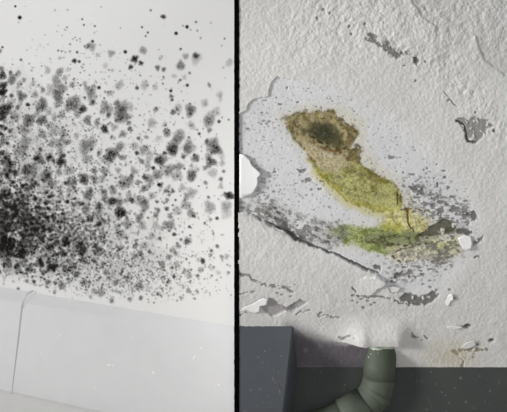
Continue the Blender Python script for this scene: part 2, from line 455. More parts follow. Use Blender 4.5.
for pts, w, c, am in (([(291, 117), (302, 113), (322, 112), (332, 112), (340, 119), (352, 126), (356, 134), (353, 143), (362, 149), (358, 156), (361, 166), (376, 175), (391, 181), (399, 190), (402, 203), (407, 213)], .7, (96, 84, 40), .75),
                      ([(289, 128), (297, 141), (306, 152), (316, 166), (330, 186), (346, 201), (362, 207), (384, 212)], .8, (138, 124, 52), .65), ([(297, 126), (304, 132), (312, 138), (322, 144), (334, 148)], .8, (52, 48, 30), .8),
                      ([(352, 190), (364, 192), (374, 196)], .6, (110, 104, 54), .6), ([(334, 240), (350, 236), (366, 240), (382, 236), (396, 240)], .6, (92, 98, 52), .6)):
    paint(sstep(w + .9, w - .5, line_d(pts, U + wx * .8, V + wy * .8)) * sstep(.30, .55, N4), lin(c), am)
# grain of the stain
st_all = np.clip(brown + band + grn + yel + dband + bei, 0, 1)[..., None]
col = col * (1 - st_all + st_all * (1 + (N1 - .52) * .9 + (fbm(U, V, 1.3, 1, 81) - .5) * .35)[..., None])

# bared grey plaster, pits and scratches -----------------------------------
pit = np.zeros_like(U)
def bare_spot(mask, c=(122, 120, 119), depth=1.0, amount=.9):
    global pit
    paint(mask, lin(c), amount); pit = np.maximum(pit, mask * depth)
DK = (128, 126, 124)
top_chain = [(364, 38), (369, 32), (378, 35), (374, 39), (381, 43), (386, 36), (391, 41), (393, 48), (400, 49), (410, 50), (412, 53), (403, 55), (396, 58), (388, 54), (382, 46), (373, 45), (366, 42)]
bare_spot(area(top_chain, 1.4, .8) * sstep(.20, .40, fbm(U, V, 2.4, 2, 44)), (120, 118, 116), .6)
bare_spot(area([(413, 57), (417, 56), (420, 61), (417, 65), (413, 62)], 1.0, .4), (104, 102, 100), 1.4)
for x, y, rr in ((416, 81, 1.3), (426, 62, 1.0), (405, 66, 1.0), (449, 100, 1.2), (352, 34, 1.2), (349, 27, 1.6), (366, 24, 1.2), (318, 18, 1.3), (324, 10, 1.5), (330, 13, 1.2), (476, 112, 1.0)):
    bare_spot(sstep(rr + .8, rr - .6, np.hypot(Us - x, Vs_ - y)), (120, 116, 112), .8, .7)
bare_spot(area([(456, 119), (463, 117), (469, 121), (475, 115), (481, 119), (489, 121), (495, 126), (488, 130), (485, 138), (478, 142), (468, 142), (465, 135), (461, 127)], .9, .5) * sstep(.2, .38, N4), (152, 149, 147), .9)
bare_spot(sstep(1.6, .4, line_d([(457, 121), (464, 126), (466, 134), (468, 141), (476, 142)], Us, Vs_)), (84, 82, 80), 1.8)
bare_spot(sstep(2.2, .8, np.hypot((Us - 495), (Vs_ - 131))), (112, 110, 108), 1)
# grey scraped patch above the long torn edge
gp = area([(240, 204), (258, 206), (266, 203), (277, 200), (289, 209), (300, 215), (322, 222), (345, 224), (350, 236), (330, 248), (304, 242), (290, 235), (280, 229), (268, 224), (250, 216)], 5, 1.2)
paint(gp * sstep(.3, .6, N3), lin((176, 175, 172)), .6)
stre = fbm(U * .8 + V * .35, V * 1.5 - U * .7, 4.5, 3, 51)
bare_spot(gp * sstep(.38, .60, stre), (132, 131, 127), .5, .85)
bare_spot(gp * sstep(.52, .68, stre) * sstep(.35, .6, N3), (96, 95, 92), .8, .8)
bare_spot(sstep(4.5, 1.0, line_d([(268, 215), (282, 223), (286, 227), (296, 236), (304, 239)], Us, Vs_)) * sstep(.35, .5, N4), (100, 98, 97), .8, .85)
# speckled right side of the stain
rp = area([(402, 178), (428, 184), (448, 196), (468, 206), (478, 216), (474, 232), (462, 256), (440, 268), (415, 282), (392, 282), (396, 262), (424, 246), (440, 238), (426, 222), (412, 208), (404, 196)], 6, 1.2)
wob = fbm(U * .8, V * 1.35, 5.0, 3, 53)
bare_spot(rp * sstep(.59, .65, wob), (132, 131, 128), .6, .85)
wob2 = fbm(U * .7, V * 1.6, 3.4, 2, 57)
bare_spot(rp * sstep(.60, .70, wob2), (126, 125, 122), .5, .8)
bare_spot(rp * sstep(.5, .62, fbm(U, V, 14, 2, 58)) * sstep(.42, .6, N4), (152, 150, 148), .3, .3)
bare_spot(area([(394, 252), (420, 244), (458, 240), (466, 252), (452, 266), (420, 268), (398, 264)], 5, 1.2) * sstep(.50, .60, wob) * sstep(.3, .5, N4), (140, 136, 122), .5, .5)
for pl, c in (([(420, 235), (430, 226), (444, 220), (452, 222), (456, 228), (454, 234), (442, 236), (428, 238)], (92, 90, 72)), ([(462, 214), (468, 212), (475, 209), (477, 216), (474, 222), (468, 217)], (108, 106, 104)),
              ([(456, 231), (470, 229), (474, 233), (466, 236), (458, 235)], (100, 98, 92)), ([(473, 242), (480, 240), (484, 236), (482, 242), (474, 246)], (130, 127, 124)),
              ([(410, 187), (424, 188), (427, 196), (420, 194), (412, 190)], (124, 122, 120)), ([(386, 284), (396, 275), (404, 270), (402, 276), (394, 284)], (112, 112, 108)), ([(374, 266), (382, 267), (381, 272), (376, 270)], (110, 110, 106)),
              ([(399, 298), (404, 294), (412, 293), (420, 297), (428, 294), (436, 291), (440, 294), (433, 302), (424, 306), (406, 303)], (112, 110, 105)), ([(474, 257), (480, 256), (480, 258.5), (475, 259)], (112, 110, 106))):
    bare_spot(area(pl, 1.0, .6) * sstep(.22, .42, N4), c, 1.3)
for x, y, a, b in ((444, 171, 2.4, 1), (446, 178, 2.2, 1.2), (449.5, 188.5, 2.2, 1.8), (438, 185, 1.0, 2.4), (438.5, 197.5, 1.6, 2.4), (453, 197, 2.6, 1.3), (442, 203, 4, 2), (426, 206, 3, 1.2), (467, 201.5, 2.4, 1.4), (413, 175, 3.2, 1.2),
                   (404, 172.5, 1.6, 1), (424, 170, 1.2, 1), (428, 168.5, 1.2, 1), (437, 165, 1.0, 1), (434, 206, 2.6, 1.4), (439, 211, 3.2, 1.2), (452, 211, 2.2, 1.3), (415, 213, 2.4, 1.2), (393, 158.5, 4.2, 1.3), (303, 171, 4, 2.0), (308.5, 180, 3.2, 2.2),
                   (275, 173, 2.0, 1.2), (323, 182, 3, 1.2), (299, 170, 2, 1), (298, 226, 1.5, 1), (320, 190.5, 2.4, .9), (281, 105, 2.8, 1), (264.5, 101, 2.4, .9), (288, 88.5, 1.3, 1), (298, 102, 1.3, 1), (423, 275, 2.4, 1.2), (416, 279, 1.6, 1), (437, 273, 2, 1)):
    bare_spot(sstep(1.35, .6, np.hypot((Us - x) / a, (Vs_ - y) / b)), DK, .7, .85)
# pin-prick specks in the bared plaster
Rs = np.random.default_rng(17); spk = np.zeros_like(U)
def dot(x, y, a, b, k):
    i0, i1 = np.searchsorted(US, [x - 3 * a - 1, x + 3 * a + 1]); j0, j1 = np.searchsorted(VS, [y - 3 * a - 1, y + 3 * a + 1])
    q = np.hypot((U[j0:j1, i0:i1] - x) / a, (V[j0:j1, i0:i1] - y) / b)
    spk[j0:j1, i0:i1] = np.maximum(spk[j0:j1, i0:i1], k * sstep(1.4, .5, q))
for _ in range(1500):
    x, y = Rs.uniform(240, 470), Rs.uniform(78, 290)
    r_ = .45 + .55 * Rs.random() ** 2
    dot(x, y, r_ * Rs.uniform(1, 1.7), r_, Rs.uniform(.3, .95))
for cx_, cy_, n_d in ((262, 185, 50), (262, 205, 60), (310, 190, 30), (440, 190, 60), (430, 262, 70), (300, 235, 60), (270, 125, 40), (400, 262, 40), (455, 215, 50)):
    for _ in range(n_d):
        r_ = .5 + .9 * Rs.random() ** 2
        dot(Rs.normal(cx_, 14), Rs.normal(cy_, 8), r_ * 1.5, r_, Rs.uniform(.5, 1))
bare_spot(spk * rec, (116, 114, 114), .3, .8)
# cracks
for pts, w, c in (([(398, 193), (399, 206), (407, 213), (410, 224), (414, 232)], .8, (98, 86, 44)), ([(404, 210), (416, 211), (430, 212)], .6, (110, 96, 50)), ([(384, 245), (400, 246), (418, 246), (432, 244)], .8, (76, 74, 54)),
                  ([(395, 257), (401, 250), (413, 248)], .7, (92, 88, 64)), ([(395, 257), (401, 262)], .7, (92, 88, 64)), ([(236, 275), (250, 277), (260, 283), (272, 287), (284, 289), (292, 292)], 1.3, (132, 130, 126)), ([(284, 289), (296, 285)], .8, (140, 138, 132)),
                  ([(236, 294), (246, 293), (254, 292)], .6, (150, 147, 142)), ([(352, 297), (370, 297), (392, 297)], 1.0, (118, 115, 110)), ([(393, 300), (404, 303), (424, 306)], .8, (86, 84, 80)), ([(352, 288), (357, 292)], 1.0, (104, 102, 98)),
                  ([(320, 316), (328, 316)], .5, (140, 137, 134)), ([(330, 317), (339, 318)], .5, (140, 137, 134)), ([(341, 337), (347, 333), (352, 333)], .9, (128, 126, 116)), ([(318, 315), (322, 313)], .7, (128, 124, 120)),
                  ([(412, 333), (418, 337), (424, 342)], .9, (126, 122, 112)), ([(425, 336), (430, 339)], .6, (140, 136, 126)), ([(444, 92), (452, 100), (458, 106)], .5, (150, 147, 144)), ([(296, 314), (308, 311)], .7, (140, 136, 134)), ([(240, 316), (246, 312), (252, 312)], .8, (134, 130, 126)),
                  ([(454, 351), (462, 349), (478, 350), (488, 350)], 1.6, (128, 122, 104)), ([(455, 351), (460, 357), (461, 366)], 1.6, (118, 112, 96)), ([(466, 358), (474, 359)], .8, (120, 114, 98))):
    bare_spot(sstep(w + .8, w - .5, line_d(pts, U + wx * .8, V + wy * .8)) * sstep(.28, .5, N4), c, .9, .85)
for x, y in [(362, 299), (368, 301), (374, 303), (363, 308), (358, 303), (371, 305), (352, 301), (278, 293), (282, 295), (290, 297), (430, 281), (424, 285), (431, 288), (437, 290), (450, 289), (455, 299)]:
    bare_spot(sstep(1.5, .5, np.hypot((Us - x) / 1.7, (Vs_ - y))), (122, 119, 115), .6, .8)
# the deep crevice under the long torn edge, its shadow line painted in
TE = [(266, 222), (276, 228), (288, 231.5), (297, 239.5), (310, 245.5), (326, 251.5), (346, 259.5), (361, 267.5), (379, 275)]
wv = np.interp(U, [264, 280, 292, 306, 320, 350, 380], [.2, .9, 1.7, 1.1, .8, .8, .5])
ted = line_d(TE, U + wx * .5, V + wy * .5 + 0.8)
bare_spot(sstep(wv + 1.0, wv - .4, ted), (84, 82, 80), 1.6, .88)
# hole near the box with a pale mauve floor
bare_spot(area([(259, 305), (266, 304), (270, 298), (275, 299), (279, 304), (286, 307), (296, 303), (300, 300), (308, 303), (301, 308), (290, 310), (283, 313), (273, 317), (266, 312)], .9, .5), (168, 162, 166), 1.7, .85)
bare_spot(area([(279, 309), (288, 307), (300, 302), (307, 303), (300, 308), (288, 312)], 2, .8) * sstep(.4, .6, N2), (124, 121, 120), 1.7, .7)
bare_spot(sstep(1.5, .5, np.hypot((Us - 467) / 5, (Vs_ - 326.5) / 2)), (74, 74, 66), 1.6); bare_spot(sstep(1.5, .5, np.hypot((Us - 491) / 2.8, (Vs_ - 340) / 1.6)), (66, 66, 62), 1.5)
bare_spot(sstep(1.5, .5, np.hypot((Us - 478) / 1.4, (Vs_ - 345) / 1.1)), (90, 88, 80), 1.0)
bare_spot(area([(452, 350), (460, 347), (474, 348), (482, 352), (476, 356), (464, 356)], 2, .8) * sstep(.4, .6, N4), (138, 132, 112), .9, .8)
paint(sstep(26, 0, np.hypot((U - 452) / 1.6, (V - 356))) * .5, lin((206, 192, 160)))
h = h - pit
# dark patch feathered over the ceiling corner between the column and the pipe
DARK_POLY = [(288, 326), (296, 329), (308, 334), (322, 339), (338, 343), (352, 344.5), (362, 343), (370, 346), (372, 372), (286, 372)]
dark_d = poly_sd(DARK_POLY, U + wx * .35, V + wy * .35)
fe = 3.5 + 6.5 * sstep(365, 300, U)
dark_m = sstep(-1, 1, dark_d / fe + .1)
dark_col = lin((106, 101, 108)) * (1 + (N3 - .5)[..., None] * .5) + lin((60, 60, 60)) * (sstep(.74, .86, SP) * sstep(.45, .6, N2))[..., None] * 1.6
m_ = (dark_m * .97)[..., None]; col = col * (1 - m_) + dark_col * m_
# plaster ridge swelling down over the top of the pipe
ridge = np.exp(-(np.clip(np.abs(U - 380) - 15, 0, 99) / np.where(U < 380, 15.0, 13.0)) ** 2) * 12.0 + 2.5 * sstep(318, 350, U) * sstep(372, 360, U)
h = h + ridge * sstep(312, 338, V) ** 1.3 * sstep(343.5, 340.5, V + (N2 - .5) * 2)

# edges of older coats in the upper right: shallow steps
OLD1 = [(405, -20), (413, 4), (424, 18), (437, 27), (437, 36), (430, 48), (426, 58), (440, 66), (470, 40), (475, 36), (478, 44), (484, 58), (494, 68), (505, 76), (530, 84), (560, 60), (560, -20)]
sdo = poly_sd(OLD1, Us, Vs_)
old_m = sstep(-1.5, 1.5, sdo) * sstep(110, 60, V)
col = col * (1 - old_m[..., None] * .09)
FLP = [(350, 291), (357, 281), (366, 277), (376, 277.5), (384, 279), (384.5, 284), (378, 288), (373, 295), (360, 295)]
h = h + sstep(-.7, .7, poly_sd(FLP, Us, Vs_)) * (3.4 * sstep(348, 386, U) ** 1.4)
h = h - 0.9 * sstep(-1.0, 1.0, sdo) * (1 - sstep(28, 44, V) * sstep(476, 468, U))
# the blistered ridge left of the lower torn edge and faint ripples
h += 0.8 * sstep(9, 0, np.abs(line_d([(236, 262), (262, 258), (300, 274), (330, 300)], U, V))) * N2

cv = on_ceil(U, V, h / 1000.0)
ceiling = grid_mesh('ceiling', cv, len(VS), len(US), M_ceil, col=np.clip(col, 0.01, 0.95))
tag(ceiling, 'sloping white plaster ceiling with flaking paint and a yellow green brown damp stain', 'ceiling', 'structure')
# its slab behind, so that it has thickness
sl = [on_ceil(u, w_, -o) for o in (0.006, 0.03) for u, w_ in ((237, -190), (760, -190), (760, 370), (237, 370))]
mesh('plaster_backing', sl, [(0, 1, 2, 3), (7, 6, 5, 4), (0, 4, 5, 1), (1, 5, 6, 2), (2, 6, 7, 3), (3, 7, 4, 0)], M_wall, ceiling)

# -- lifted flakes of paint: thin curled plates hinged on the coat
def flake(poly, free, lift, base=0.6, thick=0.35, curl=1.6, seed=0, name='paint_flake', mat=None):
    """poly in photo pixels; free = pixel direction in which the plate rises; lift, base, thick in mm"""
    R = np.random.default_rng(seed); P = np.asarray(poly, float)
    # subdivide and roughen the outline
    Q = []
    for i in range(len(P)):
        a, b = P[i], P[(i + 1) % len(P)]
        for t in (0, .5):
            Q.append(a * (1 - t) + b * t + R.normal(0, .35, 2) * (1 if t else .4))
    Q = np.array(Q); c = Q.mean(0); n = len(Q)
    d = np.asarray(free, float); d /= np.linalg.norm(d)
    pr = (Q - c) @ d; lo, hi = pr.min(), pr.max()
    vv = []; ff = []
    fr = (1.0, .82, .55, .28)
    for side in (0, 1):
        for f in fr:
            pts = c + (Q - c) * f
            t = np.clip(((pts - c) @ d - lo) / (hi - lo), 0, 1)
            hh = base + lift * t ** curl + (R.random(n) - .5) * .12 - side * thick
            vv += list(on_ceil(pts[:, 0], pts[:, 1], hh / 1000))
        t = np.clip((-lo) / (hi - lo), 0, 1)
        vv.append(on_ceil(c[0], c[1], (base + lift * t ** curl - side * thick) / 1000))
    L = len(fr); off = L * n + 1
    for s in (0, 1):
        for k in range(L - 1):
            for i in range(n):
                j = (i + 1) % n; a = s * off + k * n; b = a + n
                ff.append((a + i, a + j, b + j, b + i))
        for i in range(n): ff.append((s * off + (L - 1) * n + i, s * off + (L - 1) * n + (i + 1) % n, s * off + L * n))
    for i in range(n): ff.append((i, (i + 1) % n, off + (i + 1) % n, off + i))
    return mesh(name, vv, ff, mat or M_flake, ceiling, True)
flake([(239.5, 154), (245, 155), (249, 158), (251, 163), (255, 167), (261, 172), (258, 177), (258, 183), (255, 190), (251, 196), (239.5, 198)], (1, -.1), 3.0, 0.3, seed=1, mat=M_splash)
flake([(458, 238), (464, 235), (471, 236), (472, 243), (471, 248), (465, 250), (460, 245)], (.6, .8), 2.4, 0.2, seed=4, mat=M_splash)
flake([(446, 301), (448, 295), (452, 293), (453, 298), (450, 301), (448, 306), (446, 305)], (1, .2), 2.0, 0.7, seed=5, mat=M_splash)
flake([(239.5, 311), (248, 305), (256, 301), (263, 297), (268, 297), (267, 303), (260, 305), (259, 311), (254, 313), (246, 310)], (1, .2), 3.0, 0.5, seed=6, mat=M_splash)
flake([(267, 229), (275, 227.5), (283, 230), (288, 235), (293, 240), (286, 240), (278, 235), (271, 232)], (.5, -.8), 1.6, -0.3, seed=7)
flake([(447, 327), (452, 325), (460, 325.5), (463, 327), (457, 329), (450, 329)], (1, 0), 1.6, 0.6, seed=10)
flake([(460, 348), (466, 342), (473, 339), (476, 344), (472, 347), (465, 349)], (.3, -1), 2.0, 0.7, seed=11)
flake([(386, 290), (392, 286), (400, 287), (398, 291), (390, 293)], (1, 0), 1.4, 0.2, seed=14)

# -- dark wall under the slope, boxed-in column, divider
def cam_poly(px, py, Y): return W(ray(px, py) * Y)
bx0, bx1 = 285, 820
back = []
for Y in (1.0, 1.05):
    for px, py in ((bx0, 367.3), (bx1, 367.3)): back.append(W(ray(px, py) * 1.0 + np.array([0, Y - 1.0, 0])))
    for px in (bx0, bx1):
        p = W(ray(px, 367.3) * 1.0 + np.array([0, Y - 1, 0])); p[2] = 0.0; back.append(p)
wall_back = mesh('wall_back', back, [(0, 1, 3, 2), (4, 6, 7, 5), (0, 4, 5, 1), (1, 5, 7, 3), (2, 3, 7, 6), (0, 2, 6, 4)], M_back)
tag(wall_back, 'dark green grey wall under the sloping ceiling with small pale paint specks', 'wall', 'structure')

# box: front face, splayed right side, worked with a small bevel
def down_to_floor(p):
    q = p.copy(); q[2] = 0.0; return q
fl_ = cam_poly(239.3, 326.0, Y_BOX); fr_ = cam_poly(292.0, 326.3, Y_BOX); fm_ = cam_poly(293.6, 328.0, Y_BOX + .0025)
br_ = W(ray(297.5, 366.0) * 0.9995); bl_ = W(ray(239.3, 366.0) * 0.9995)
top = [fl_, fr_, fm_, br_, bl_]
def on_floor(px, Y):
    """floor point at depth Y under the image column px, where the box butts against the divider"""
    x = (px - CX) / FPX * Y; z = (-CAM_H - x * SR) / CR
    return W(np.array([x, Y, z]))
bot = [on_floor(239.3, Y_BOX), down_to_floor(fr_), down_to_floor(fm_), down_to_floor(br_), on_floor(239.3, 0.9995)]
box = mesh('boxed_column', top + bot, [(0, 1, 6, 5), (1, 2, 7, 6), (2, 3, 8, 7), (3, 4, 9, 8), (4, 0, 5, 9), (0, 4, 3, 2, 1), (5, 6, 7, 8, 9)], M_box)
base_pt = np.mean(bot, 0)
box.data.transform(Matrix.Translation(Vector(-base_pt))); box.location = base_pt
tag(box, 'charcoal blue boxed-in column standing left of the pipe against the dark wall', 'column')

# divider: black painted board between the two halves, edge towards the viewer
R = np.random.default_rng(5)
vd = np.arange(-190, 520, 3.0)
fl, frr = [], []
for v_ in vd:
    Yf = min(float(ceil_depth(v_)), Y_BOX) - 0.0004 if v_ < 326 else Y_BOX - 0.0008
    jl_, jr_ = R.normal(0, .12), abs(R.normal(0, .4))
    a = ray(234.2 + jl_, v_) * Yf; b = ray(238.9 + jr_ * .8, v_) * Yf
    c = ray(238.9, v_) * 1.0; d = ray(234.2, v_) * 1.0
    for p_ in (a, b, c, d):
        pass
    fl.append([W(a), W(b), W(c), W(d)])
vv = []; ff = []
for i, q in enumerate(fl):
    q = [np.array([p[0], p[1], max(p[2], 0.0005)]) for p in q]
    vv += q
    if i:
        a, b = 4 * (i - 1), 4 * i
        ff += [(a + k, a + (k + 1) % 4, b + (k + 1) % 4, b + k) for k in range(4)]
ff += [(0, 1, 2, 3), tuple(len(vv) - 4 + k for k in (3, 2, 1, 0))]
trim = mesh('trim_1', vv, ff, M_black)
tag(trim, 'narrow black upright divider strip between the mouldy wall and the peeling ceiling', 'divider', 'structure')

# marks on the dark surfaces
def cam_n(): return W((0, -1, 0)) - W((0, 0, 0))
NB = cam_n()
def scratch(pts, Y, w, parent, name='paint_scratch'):
    P = [W(ray(x, y) * Y) for x, y in pts]
    if parent.location.length: P = [p - np.array(parent.location) for p in P]
    global CAMW
    keep = CAMW
    CAMW = CAMW - np.array(parent.location)
    o = strip(name, P, w, 0.0002, M_scratch, parent); CAMW = keep
    return o
def spot_on(px, py, Y, r, parent, st=1., an=0., seed=0, name='paint_speck'):
    p = W(ray(px, py) * Y) - np.array(parent.location)
    return blob(name, p, NB, r * 0.00138, 0.0004, M_scratch, parent, st, an, seed)
for pts in ([(311, 377), (314, 380), (313, 385), (310, 388)], [(317, 374), (319, 379), (318, 384)], [(306, 384), (309, 381)], [(304, 401), (306, 396), (307, 393)], [(415, 384), (419, 379), (423, 377)], [(417, 377), (416, 383)],
            [(427, 397), (430, 403), (432, 409)], [(421, 380), (423, 384)]):
    scratch(pts, 0.9997, 0.0007, wall_back)
for i, (x, y, r) in enumerate([(321, 372, .9), (330, 380, .7), (345, 385, .8), (300, 378, .7), (335, 370, .6), (461, 378, 1.3), (466, 402, 1.2), (455, 388, .8), (480, 376, .8), (442, 392, .8), (431, 372, .8), (490, 391, .9), (412, 374, .8), (499, 383, .7), (474, 408, .8), (449, 403, .8), (436, 384, .8), (485, 402, .7)]):
    spot_on(x, y, 0.9999, r, wall_back, seed=40 + i)
for pts in ([(273, 377), (275, 381), (278, 383), (281, 391)], [(272, 380), (274, 383)], [(275, 376), (274.5, 372), (275, 366)]):
    scratch(pts, Y_BOX - .0002, 0.0007, box)
for i, (x, y, r) in enumerate([(274, 380, 1.3), (275, 383, 1.1), (273, 378, .9), (270, 349, .8), (265, 351, .9), (258, 344, .6), (281, 356, .9), (268, 365, .6), (278, 372, .8), (262, 384, .8), (253, 376, .7), (284, 343, .6), (280, 391, 1.0), (269, 396, .7), (247, 396, .6), (258, 405, .7), (249, 358, .6), (277, 337, .6)]):
    spot_on(x, y, Y_BOX, r, box, seed=70 + i)

# -- waste pipe
pipe_root = bpy.data.objects.new('waste_pipe', None); COL.objects.link(pipe_root)
tag(pipe_root, 'olive grey painted waste pipe dropping from the ceiling and bending left', 'pipe')
RP = 0.0228; YP = 0.996
def sweep(pts, radii, seg=28, cap=True):
    pts = [np.asarray(p, float) for p in pts]; vv = []; ff = []; n = len(pts)
    t0 = pts[1] - pts[0]; ref = np.cross(t0, np.array([0, 1.0, 0])); ref /= np.linalg.norm(ref)
    for i, p in enumerate(pts):
        t = pts[min(i + 1, n - 1)] - pts[max(i - 1, 0)]; t /= np.linalg.norm(t)
        a = ref - t * (ref @ t); a /= np.linalg.norm(a); ref = a; b = np.cross(t, a)
        for k in range(seg):
            th = 2 * math.pi * k / seg; vv.append(p + (a * math.cos(th) + b * math.sin(th)) * radii[i])
        if i:
            o, q = (i - 1) * seg, i * seg
            ff += [(o + k, o + (k + 1) % seg, q + (k + 1) % seg, q + k) for k in range(seg)]
    if cap: ff += [tuple(range(seg)), tuple(range((n - 1) * seg, n * seg))]
    return vv, ff
def pp(x, y, Y=YP): return W(ray(x, y) * Y)
def pipe_part(name, pts, radii, mat=None):
    v, f = sweep(pts, radii); v = [p - PB for p in v]
    return mesh(name, v, f, mat or M_pipe, pipe_root, True)
bend_px = [(379.0, 378), (378.6, 383), (377.2, 388), (374.5, 393.5), (371, 399), (365.5, 404), (359, 408.5), (352, 412.5), (345, 416)]
PB = pp(300, 436); PB = np.array([PB[0], PB[1], PB[2]]); pipe_root.location = PB
pipe_part('upright_section', [pp(381.5, 318), pp(380.4, 350), pp(379.6, 366), pp(379, 379)], [RP] * 4)
pipe_part('elbow', [pp(x, y) for x, y in bend_px], [RP * 1.02] * len(bend_px))
# socket lips where the lengths meet
pipe_part('socket_lip', [pp(377.2, 390.6), pp(376.2, 392.1), pp(374.8, 394.3), pp(373.8, 395.6)], [RP * 1.02, RP * 1.07, RP * 1.07, RP * 1.02], M_pipe2)
pipe_part('collar', [pp(366.6, 403.0), pp(365.5, 404.0), pp(352, 412.4), pp(344.2, 416.3), pp(343, 416.9)], [RP * 1.03, RP * 1.13, RP * 1.15, RP * 1.15, RP * 1.03], M_pipe2)
pipe_part('branch_section', [pp(348, 414.5), pp(335, 420.5), pp(318, 427), pp(300, 433), pp(250, 449)], [RP * 1.0] * 5)
# dribbled pale paint round the top of the pipe
vv, ff = [], []
R = np.random.default_rng(9); K = 40
ax = pp(381.6, 366) - pp(383, 334); ax /= np.linalg.norm(ax)
ea = np.cross(ax, np.array([0, 1.0, 0])); ea /= np.linalg.norm(ea); eb = np.cross(ax, ea)
for k in range(K):
    th = 2 * math.pi * k / K
    dirv = ea * math.cos(th) + eb * math.sin(th)
    # where this side of the pipe meets the ceiling
    p = pp(381.5, 318) + dirv * RP * 1.012
    cw = pp(380.5, 345.5); nn = np.array([0, 0, 1.0])
    t = ((cw - p) @ nn) / (ax @ nn)
    left = max(0, -(dirv @ (W((1, 0, 0)) - W((0, 0, 0)))))
    ln = 0.003 + 0.010 * left * R.random() + 0.002 * R.random()
    q = p + ax * (t - 0.004); vv += [q - PB + dirv * 0.0006, q + ax * ln * .6 - PB + dirv * 0.0004, q + ax * ln - PB - dirv * 0.0005]
    j = (k + 1) % K
    ff += [(3 * k, 3 * j, 3 * j + 1, 3 * k + 1), (3 * k + 1, 3 * j + 1, 3 * j + 2, 3 * k + 2)]
mesh('paint_drip', vv, ff, M_drip, pipe_root, True)['label'] = 'pale green dribbled paint round the top of the pipe'
for i, (x, y, r) in enumerate([(369, 357, .8), (366, 360, .7), (374, 368, .8), (371, 354, .7), (378, 353, .8), (379, 355, .6)]):
    p = pp(x, y); view = (CAMW - p) / np.linalg.norm(CAMW - p)
    off = ((x - 381.5) / 700 * YP) / RP
    q = p + view * RP * math.sqrt(max(0, 1 - off * off)) * .98
    blob('paint_speck', q - PB, view, r * .0013, .0006, M_drip, pipe_root, 1, 0, 90 + i)

